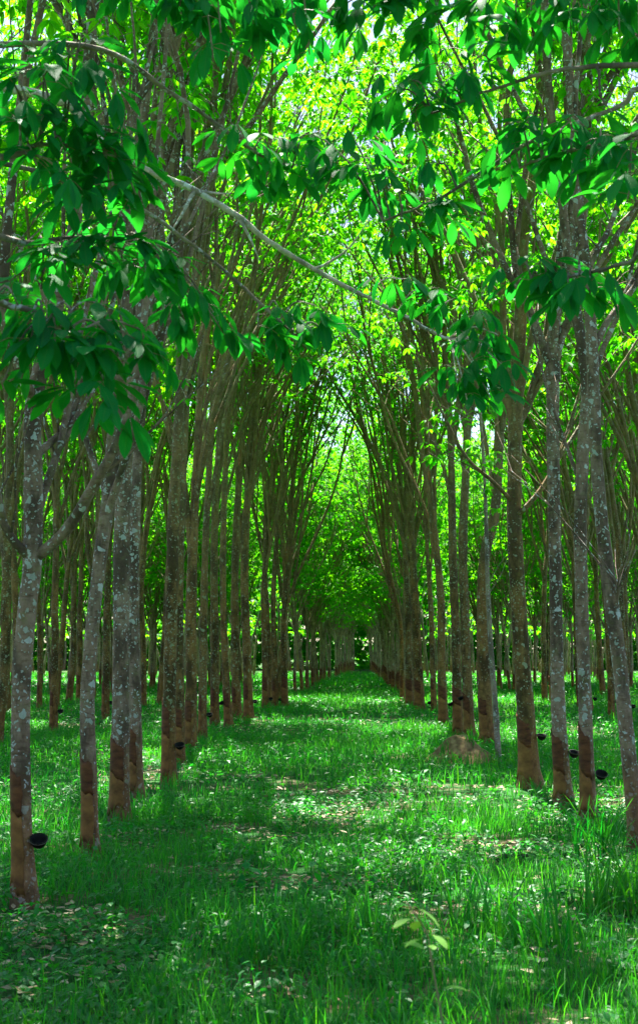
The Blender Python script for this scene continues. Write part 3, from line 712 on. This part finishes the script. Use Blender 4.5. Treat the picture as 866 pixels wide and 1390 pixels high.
# ------------------------------------------------------------------ the rest of the plantation: eight grown trees, copied
def make_variant(seed, bark, leafy=False):
    g = np.random.default_rng(seed); H = (11. if leafy else 15.) + 1.8 * g.random(); zf = 2.2 + .6 * g.random() if leafy else 2.6 + 1.6 * g.random()
    e = empty('rubber_tree', (0, 0, -50))
    pts = ascend(g, (0, 0, -.08), (g.normal(0, .03), g.normal(0, .03), 1), zf + (1.2 if leafy else 2.2), .2, .06, .012)
    r0 = (.075 if leafy else .085) + .03 * g.random(); rad = np.linspace(r0, r0 * .72, len(pts)) * (1 + .3 * np.exp(-pts[:, 2].clip(0) / .1))
    T = Tree(g, 2.0 if leafy else 5.2, 6)
    if leafy: T.t0 = .06; T.extra = 4
    trunk_tube(T.trunk, g, pts, rad, 10)
    T.limb(pts[-1] - [0, 0, .12], nrm(pts[-1] - pts[-3]), H - zf - (1.2 if leafy else 2.2), rad[-1] * .9, 2, own=False)
    for k in range(5 if leafy else 4):
        s = 1 if k % 2 else -1; zz = zf + g.random() * (1.2 if leafy else 2.2); i = int(np.argmin(np.abs(pts[:, 2] - zz)))
        T.limb(pts[i], (s * ((.16 if leafy else .08) + .2 * g.random()), g.normal(0, .3 if leafy else .14), 1), (H - zz) * (.75 + .25 * g.random()), rad[i] * (.42 + .15 * g.random()), 2, own=False)
    T.trunk.build('trunk', M[bark], e)
    T.crown(3 if leafy else 4, .15, .23, ROWS_FAR).build('crown', M['leaf'], e, smooth=False)
    panel_parts(pts, rad, g, e, .95)
    e['r'] = r0
    return e


VAR = [make_variant(200 + k, 'bark_grey' if k > 7 else ['bark_brown', 'bark_olive'][k % 2], k > 7) for k in range(12)]
used = [False] * 12
n_copy = 0


def place(x, y, label, leafy=False):
    global n_copy
    k = int(rng.integers(8, 12) if leafy else rng.integers(0, 8)); v = VAR[k]
    if used[k]:
        r = v.copy(); C.objects.link(r)
        for ch in v.children:
            c = ch.copy(); C.objects.link(c); c.parent = r
    else: r = v; used[k] = True
    s = .92 + .16 * float(rng.random())
    r.location = (x, y, float(gh(x, y))); r.rotation_euler = (0, 0, float(rng.normal(0, .25))); r.scale = (s, s, s * (.95 + .1 * float(rng.random())))
    tag(r, label, 'tree', GROUP); n_copy += 1; tree_xy.append((x, y))
    return r


ORD = ['first', 'second', 'third', 'fourth', 'fifth', 'sixth', 'seventh', 'eighth', 'ninth', 'tenth']


def visible(x, y, margin):
    return -.275 * y - margin < x < .215 * y + margin


# on along the alley: first the last of the old block, then, past a sunny cross track, the younger block
k = 0
for y in list(np.arange(44.5, 49, 2.2)) + list(np.arange(57, 131, 2.4)):
    x = -2.75 + rng.normal(0, .1) + max(0, (y - 57) * .03)
    place(x, y, f'{ORD[k]} slim rubber trunk past the ruddy tree that closes the left cluster' if k < 5 else 'slender young rubber tree far along the row left of the grass strip', y > 55); k += 1
k = 0
for y in list(np.arange(44.5, 48, 2.2)) + list(np.arange(55, 131, 2.4)):
    x = 1.72 + rng.normal(0, .08) - max(0, (y - 55) * .008)
    place(x, y, f'{ORD[k]} slim trunk past the tree with the bowing limb' if k < 5 else 'pale young rubber tree far along the row right of the grass strip', y > 52); k += 1
# rows behind the two alley rows
for row, X in enumerate((6.7, 9.9, 13.3, 17., 21.)):
    for s in (-1, 1):
        k = 0
        for y in np.arange(14 + rng.random() * 2, 77, 2.5 if row < 3 else 3.1):
            x = s * X + rng.normal(0, .18); yy = y + rng.normal(0, .15)
            if not visible(x, yy, 1.2) or (49 < yy < 56.5 and row == 0): continue
            side = 'left' if s < 0 else 'right'
            shown = visible(x, yy, -.3)
            if row == 0 and shown and k < 6:
                lab = f'{ORD[k]} tree from the picture edge in the row next behind the {side} alley row'; k += 1
                e = place(x, yy, lab)
                latex_cup(np.array([x + .08, yy - .04, .46]), R(-25), f'small black cup on the {ORD[k-1]} tree of the row behind the {side} alley row')
            else:
                place(x, yy, {0: f'brown rubber tree in the shaded row next behind the {side} alley row', 1: f'brown rubber tree two rows behind the {side} alley row'}.get(row, f'small distant rubber tree deep in the {side} part of the grove'), yy > 55)

# ------------------------------------------------------------------ far wood closing the view
g = np.random.default_rng(91)
mb = MB()
for (y0, y1, z0, z1, n, xr, gap, S) in ((87, 91, 3.0, 16, 4000, (-34, 28), 5.2, .30), (109, 113, 3.4, 17, 2600, (-30, 26), 3.6, .34), (132, 142, .1, 20, 26000, (-60, 50), 0, .5)):
    x = g.uniform(*xr, n); y = g.uniform(y0, y1, n) + 2.5 * vnoise(x, x * 0, 4.); z = z0 + (z1 - z0) * g.random(n)
    keep = (vnoise(x * 1.3 + y, z * 1.3 + 50, 1.5) > .33) | (y0 > 130)
    keep &= np.abs(x + .5) > gap
    P = np.stack([x, y, z], -1)[keep]
    P_, D, N, L, rn = trifoliate(g, P, np.tile(UP, (len(P), 1)), 3, S, S * 1.5, spread=.4)
    mb.leaves(P_, D, N, L, L * .5, ROWS_FAR, rn)
tag(mb.build('far_wood', M['wood_leaf'], smooth=False), 'distant green wood closing off the far end of the plantation', 'wood', kind='stuff')

ft = MB(); g = np.random.default_rng(93)
for k in range(330):
    y = g.uniform(85.5, 131); x = g.uniform(-.29, .23) * y
    if abs(x) < 4: continue
    q = ascend(g, (x, y, -.1), (g.normal(0, .05), 0, 1), g.uniform(5, 9), 1., .03, .05); ft.tube(q, np.linspace(g.uniform(.08, .13), .04, len(q)), 6)
tag(ft.build('far_trunks', M['bark_grey']), 'thin distant trunks standing under the far wood', 'trunks', kind='stuff')

# ------------------------------------------------------------------ pale sapling and soil mound on the right
b = ground_at(677, 1036); Z = b[1]; e = empty('sapling', b); g = np.random.default_rng(61)
pts = smooth_poly([np.zeros(3)] + [at(x, y, Z) - b for x, y in ((671, 946), (666, 881), (662, 804), (660, 726), (657, 640), (650, 520), (655, 380))], 30)
mb = MB(); pts[0] -= [0, 0, .06]; mb.tube(pts, np.linspace(.05, .018, 30), 10, .06, g); mb.build('trunk', M['branch'], e)
T = Tree(g, 4.2, 6); T.twigs(T.trunk, pts, np.linspace(.05, .018, 30), .45, 12, 1.2); T.trunk.build('branch', M['branch'], e)
T.crown(4, .12, .18, ROWS_MID).build('crown', M['leaf'], e, smooth=False)
tag(e, 'thin pale grey sapling rising from the near edge of the soil mound', 'tree')

m0 = ground_at(626, 1034); mb = MB(); g = np.random.default_rng(62)
th = np.arange(40) * 2 * math.pi / 40; rr = np.linspace(1, 0, 16); V = []
for r in rr:
    for a in th:
        x = math.cos(a) * r * .62; y = math.sin(a) * r * .7
        h = .46 * (1 - r ** 1.3) + .22 * (vnoise(x * 1 + 9, y, .16) - .5) * (1 - r * .6) + .06 * (vnoise(x, y + 5, .07) - .5) * (1 - r)
        V.append((x * (1 + .25 * (vnoise(math.cos(a) * 2, math.sin(a) * 2, .8) - .5)), y, h - .03 - gh(0, 0) * 0))
i = np.arange(15)[:, None] * 40; j = np.arange(40)[None]; j2 = (j + 1) % 40
mb.add(np.array(V), np.stack([i + j, i + j2, i + 40 + j2, i + 40 + j], -1).reshape(-1, 4))
o = mb.build('soil_mound', M['soil']); o.location = Vector(m0)
tag(o, 'brown heap of dug soil against the trunks right of the grass strip', 'mound')


# ------------------------------------------------------------------ grass, weeds, dry leaves
def blades(mb, P, g, L, W, lean, a, seg=3):
    """curved grass blades: P foot, L length"""
    n = len(P); az = g.random(n) * 2 * math.pi; h = np.stack([np.cos(az), np.sin(az), np.zeros(n)], -1); s = np.stack([-np.sin(az), np.cos(az), np.zeros(n)], -1)
    ln_ = lean * (.3 + 1.1 * g.random(n)); vs = []
    for k in range(seg + 1):
        t = k / seg; ang = ln_ * t
        # arc length positions
        x = np.where(ln_ > 1e-3, (1 - np.cos(ang)) / np.maximum(ln_, 1e-3), 0) * L; z = np.sin(ang) / np.maximum(ln_, 1e-3) * L
        c = P + h * x[:, None] + UP * z[:, None]
        if k < seg:
            w = W * (1 - t ** 1.6 * .75) / 2
            vs += [c - s * w[:, None], c + s * w[:, None]]
        else: vs.append(c)
    V = np.stack(vs, 1); k = V.shape[1]; off = (np.arange(n) * k)[:, None, None]
    f4 = np.array([[2 * i, 2 * i + 1, 2 * i + 3, 2 * i + 2] for i in range(seg - 1)]); f3 = np.array([[k - 3, k - 2, k - 1]])
    mb.add(V.reshape(-1, 3), (f4[None] + off).reshape(-1, 4), (f3[None] + off).reshape(-1, 3), np.repeat(a, seg - 1), a)


def scatter(g, y0, y1, dens, margin=1.5):
    n = int(dens * (.245 * (y1 ** 2 - y0 ** 2) + 2 * margin * (y1 - y0)))
    y = np.sqrt(g.uniform(y0 ** 2, y1 ** 2, n)); x = -.275 * y - margin + g.random(n) * (.49 * y + 2 * margin)
    return x, y


BARE = [(ground_at(px, py), rx, ry) for px, py, rx, ry in ((250, 1196, .55, .38), (185, 1185, .4, .3), (700, 1155, .6, .42), (640, 1140, .4, .3), (385, 1012, .9, .5), (250, 1040, .7, .8), (600, 1075, .6, .5), (470, 985, 1.2, .8), (130, 985, 1.2, .9), (60, 1240, .4, .25), (330, 1060, .6, .5), (560, 1110, .4, .3), (640, 1050, .8, .5))]


def cover(x, y):
    c = vnoise(x, y, 1.4) * .6 + vnoise(x + 40, y, .45) * .4
    for q, rx, ry in BARE:
        c = c - .24 * np.exp(-(((x - q[0]) / rx) ** 2 + ((y - q[1]) / ry) ** 2) * (.6 + .8 * vnoise(x, y, .3)))
    c = np.where(((x - m0[0]) / .42) ** 2 + ((y - m0[1]) / .5) ** 2 < .6 + .8 * vnoise(x, y, .22), -1., c)
    return c


g = np.random.default_rng(77)
gm = MB()
for (y0, y1, dens, L0, L1, W, seg) in ((3.2, 9, 900, .10, .30, .007, 3), (9, 15, 560, .10, .26, .008, 3), (15, 32, 190, .12, .28, .012, 3), (32, 60, 36, .16, .32, .022, 2), (60, 108, 11, .2, .4, .045, 2)):
    x, y = scatter(g, y0, y1, dens); c = cover(x, y)
    keep = (g.random(len(x)) < np.clip((c - .26) * 4.5, .10, 1)) & (c > -.5); x, y, c = x[keep], y[keep], c[keep]
    L = (L0 + (L1 - L0) * g.random(len(x)) ** 1.6) * (.6 + .9 * c)
    blades(gm, np.stack([x, y, gh(x, y) - .01], -1), g, L, np.full(len(x), W) * (.7 + .6 * g.random(len(x))), 1.15, np.clip(g.normal(.45, .22, len(x)) + (vnoise(x, y, 3.) - .5) * .5, 0, 1), seg)
tag(gm.build('grass', M['grass']), 'green grass covering the strip between the tree rows', 'grass', kind='stuff')

wm = MB()
for (y0, y1, dens, S, npl) in ((3.2, 9, 75, .045, 8), (9, 16, 60, .05, 8), (16, 32, 26, .07, 7), (32, 60, 8, .11, 6), (60, 108, 2.6, .2, 6)):
    x, y = scatter(g, y0, y1, dens); c = vnoise(x + 17, y + 3, 1.1) * .55 + vnoise(x, y + 31, .4) * .45
    keep = (g.random(len(x)) < np.clip((c - .36) * 5, .05, 1)) & (cover(x, y) > -.5); x, y = x[keep], y[keep]; n = len(x)
    hgt = .03 + .14 * g.random(n) ** 1.5
    X = np.repeat(x, npl); Y = np.repeat(y, npl); k = len(X); az = g.random(k) * 2 * math.pi; h = np.stack([np.cos(az), np.sin(az), np.zeros(k)], -1)
    P = np.stack([X, Y, gh(X, Y) + np.repeat(hgt, npl) * (.5 + .7 * g.random(k))], -1) + h * (.015 + .06 * g.random(k))[:, None] * (S / .045) ** .7
    th = g.normal(.15, .35, k); D = h * np.cos(th)[:, None] - UP * np.sin(th)[:, None]; N = UP + h * th[:, None] + g.normal(0, .2, (k, 3))
    L = S * (.7 + .8 * g.random(k)); a = np.clip(np.repeat(g.random(n), npl) * .7 + .3 * g.random(k), 0, 1)
    wm.leaves(P, D, N, L, L * .62, ROWS_MID if y1 < 20 else ROWS_FAR, a)
tag(wm.build('weeds', M['weed'], smooth=False), 'low broad-leaved weeds mixed into the grass', 'weeds', kind='stuff')

lm_ = MB()
for (y0, y1, dens, S) in ((3.2, 16, 150, .07), (16, 32, 50, .09), (32, 70, 5, .14)):
    x, y = scatter(g, y0, y1, dens); c = cover(x, y)
    keep = (g.random(len(x)) < np.clip((.42 - c) * 5, .02, 1)) & (c > -.5); x, y = x[keep], y[keep]; k = len(x)
    az = g.random(k) * 2 * math.pi; h = np.stack([np.cos(az), np.sin(az), np.zeros(k)], -1)
    L = S * (.6 + .8 * g.random(k))
    lm_.leaves(np.stack([x, y, gh(x, y) + .012 + .03 * g.random(k)], -1), h + UP * g.normal(0, .12, k)[:, None], UP + g.normal(0, .3, (k, 3)), L, L * .42, ROWS_MID, g.random(k), droop=-.15, fold=.15)
tag(lm_.build('leaf_litter', M['litter'], smooth=False), 'dry fallen leaves lying on the bare patches of soil', 'leaf litter', kind='stuff')


# taller tufts that stand out
def tuft(px, py, n, L, W, label, lean=1.0, seed=0, base=None, spread=.08):
    g = np.random.default_rng(300 + seed); b = ground_at(px, py) if base is None else base; mb = MB()
    P = np.stack([np.clip(g.normal(0, spread, n), -1.6 * spread, 1.6 * spread) * .8, np.clip(g.normal(0, spread, n), -1.6 * spread, 1.6 * spread) * .8, np.full(n, -.01)], -1)
    blades(mb, P, g, L * (.55 + .5 * g.random(n)), W * (.8 + .5 * g.random(n)), lean, np.clip(g.normal(.5, .25, n), 0, 1), 6)
    o = mb.build('grass_tuft', M['grass']); o.location = Vector(b)
    tag(o, label, 'grass tuft', 'tall grass tufts')


tuft(815, 1165, 60, .66, .015, 'tall arching grass tuft at the foot of the straight greyish tree', 1.2, 1, spread=.16)
tuft(850, 1240, 80, .68, .015, 'thick grass tuft by the right picture edge below the leaning tree', 1.2, 2, spread=.2)
tuft(655, 1262, 50, .55, .014, 'pale arching grass tuft right of the green seedling', 1.3, 3, spread=.15)
tuft(505, 1275, 36, .46, .013, 'upright grass tuft left of the green seedling', .8, 4, spread=.14)
tuft(735, 1290, 54, .52, .014, 'broad grass tuft in the corner between the pale tuft and the edge tuft', 1.2, 5, spread=.2)
tuft(350, 1300, 44, .46, .013, 'white-tipped grass tuft below the dry leaf patch, near the picture bottom', 1.2, 6, spread=.2)
tuft(240, 1290, 30, .34, .010, 'short fanned grass tuft between the left trunks and the white-tipped tuft', 1., 7, spread=.15)
tuft(560, 1020, 18, .3, .012, 'small yellowish grass tuft left of the soil mound', 1., 8, spread=.08)
tuft(0, 0, 26, .42, .014, 'bright green grass tuft growing on top of the soil mound', .9, 9, base=m0 + np.array([.12, -.26, .2]), spread=.05)

for k, (dx, dy, dz, lab) in enumerate(((-.3, -.3, .14, 'dry yellowish grass tuft on the near slope of the soil mound, left side'), (.28, -.36, .03, 'short green grass tuft where the soil mound meets the pale sapling'), (-.1, -.5, -.02, 'green grass tuft at the front foot of the soil mound'))):
    tuft(0, 0, 24, .26, .011, lab, 1.1, 20 + k, base=m0 + np.array([dx, dy, dz]), spread=.06)

# seedling close to the camera, and other single plants
def seedling(pts, w, leaves, name, label, cat, seed, L=(.08, .13), mat='near_leaf'):
    g = np.random.default_rng(seed); b = np.array(pts[0]); e = empty(name, b); q = smooth_poly([np.array(p) - b for p in pts], 20)
    mb = MB(); mb.tube(q, np.linspace(w / 2, w / 4, 20), 7, .05, g); mb.build('stem', M['stem'], e)
    lv = MB()
    for k in range(leaves):
        i = int(6 + 13 * (k + .5) / leaves); az = k * 2.4 + g.normal(0, .3); h = np.array([math.cos(az), math.sin(az), 0]); th = g.normal(.1, .35)
        D = h * math.cos(th) - UP * math.sin(th); N = h * math.sin(th) + UP * math.cos(th); l = L[0] + (L[1] - L[0]) * g.random()
        lv.leaves((q[i] + h * .02)[None], D[None], N[None], [l], [l * .5], ROWS_NEAR, np.array([.5 + .5 * g.random()]), droop=.3, fold=.1)
    lv.build('foliage', M[mat], e)
    tag(e, label, cat)


p0 = np.array([.36, 4.0, float(gh(.36, 4.0))])
seedling([p0, at(590, 1330, 4.0), at(580, 1270, 4.0), at(553, 1226, 3.95)], .008, 9, 'seedling', 'pale green seedling with a tan crooked stem tip, closest plant to the viewer', 'seedling', 401, (.05, .085), 'seedling_leaf')
p0 = ground_at(425, 1215)
seedling([p0, p0 + [0, 0, .12], p0 + [.02, 0, .28]], .008, 9, 'leafy_weed', 'broad-leaved weed with shiny whitish leaves by the dry leaf patch', 'weed', 402, (.08, .12))
p0 = ground_at(330, 1210)
seedling([p0, p0 + [0, 0, .1], p0 + [.03, 0, .2]], .008, 8, 'leafy_weed', 'low dull-green broad-leaved weed left of the shiny whitish one', 'weed', 403, (.09, .14))
p0 = ground_at(160, 1135)
seedling([p0, p0 + [0, 0, .1], p0 + [.02, 0, .16]], .006, 7, 'leafy_weed', 'small whitish weed at the foot of the thick grey-speckled trunk', 'weed', 404, (.07, .10))

b = ground_at(690, 1168); mb = MB(); g = np.random.default_rng(71)
mb.tube(smooth_poly([(-.10, -.02, .02), (-.03, .0, .05), (.05, .01, .04), (.17, .05, .05)], 16), np.linspace(.028, .014, 16), 9, .15, g)
o = mb.build('fallen_branch', M['deadwood']); o.location = Vector(b)
tag(o, 'short black rotten branch lying in the dry leaves', 'branch')

# ------------------------------------------------------------------ light, sky, camera
SUN_EL, SUN_AZ = R(63), R(-6)      # azimuth from +Y towards +X: ahead, a little to the left
sd = np.array([math.sin(SUN_AZ) * math.cos(SUN_EL), math.cos(SUN_AZ) * math.cos(SUN_EL), math.sin(SUN_EL)])
w = bpy.data.worlds.new('World'); bpy.context.scene.world = w; w.use_nodes = True
nt = w.node_tree; bg = nt.nodes['Background']; sky = nt.nodes.new('ShaderNodeTexSky'); sky.sky_type = 'NISHITA'; sky.sun_disc = False
sky.sun_elevation = SUN_EL; sky.sun_rotation = SUN_AZ; sky.air_density = 1.; sky.dust_density = 1.2
nt.links.new(sky.outputs[0], bg.inputs[0]); bg.inputs[1].default_value = .05
sl = bpy.data.lights.new('sun', 'SUN'); sl.energy = 5.; sl.angle = R(.53); sl.color = (1., .95, .86)
so = bpy.data.objects.new('sun', sl); C.objects.link(so); so.rotation_euler = Vector(-sd).to_track_quat('-Z', 'Y').to_euler()

cam = bpy.data.cameras.new('camera'); co = bpy.data.objects.new('camera', cam); C.objects.link(co)
co.location = Vector(EYEP); co.rotation_euler = (R(90) + pitch, 0, yaw)
cam.sensor_fit = 'VERTICAL'; cam.sensor_height = 36; cam.lens = 36 * F_PX / 1390.; cam.clip_end = 3000; cam.clip_start = .05
cam.dof.use_dof = True; cam.dof.focus_distance = 15.; cam.dof.aperture_fstop = 5.6
sc = bpy.context.scene; sc.camera = co
sc.view_settings.view_transform = 'Standard'; sc.view_settings.look = 'None'; sc.view_settings.exposure = 2.65; sc.view_settings.gamma = 1
cy = sc.cycles; cy.max_bounces = 8; cy.diffuse_bounces = 4; cy.glossy_bounces = 2; cy.transmission_bounces = 6; cy.transparent_max_bounces = 4
cy.use_denoising = True; cy.sample_clamp_indirect = 6.; cy.caustics_reflective = False; cy.caustics_refractive = False
print('copies', n_copy, 'trees', len(tree_xy))
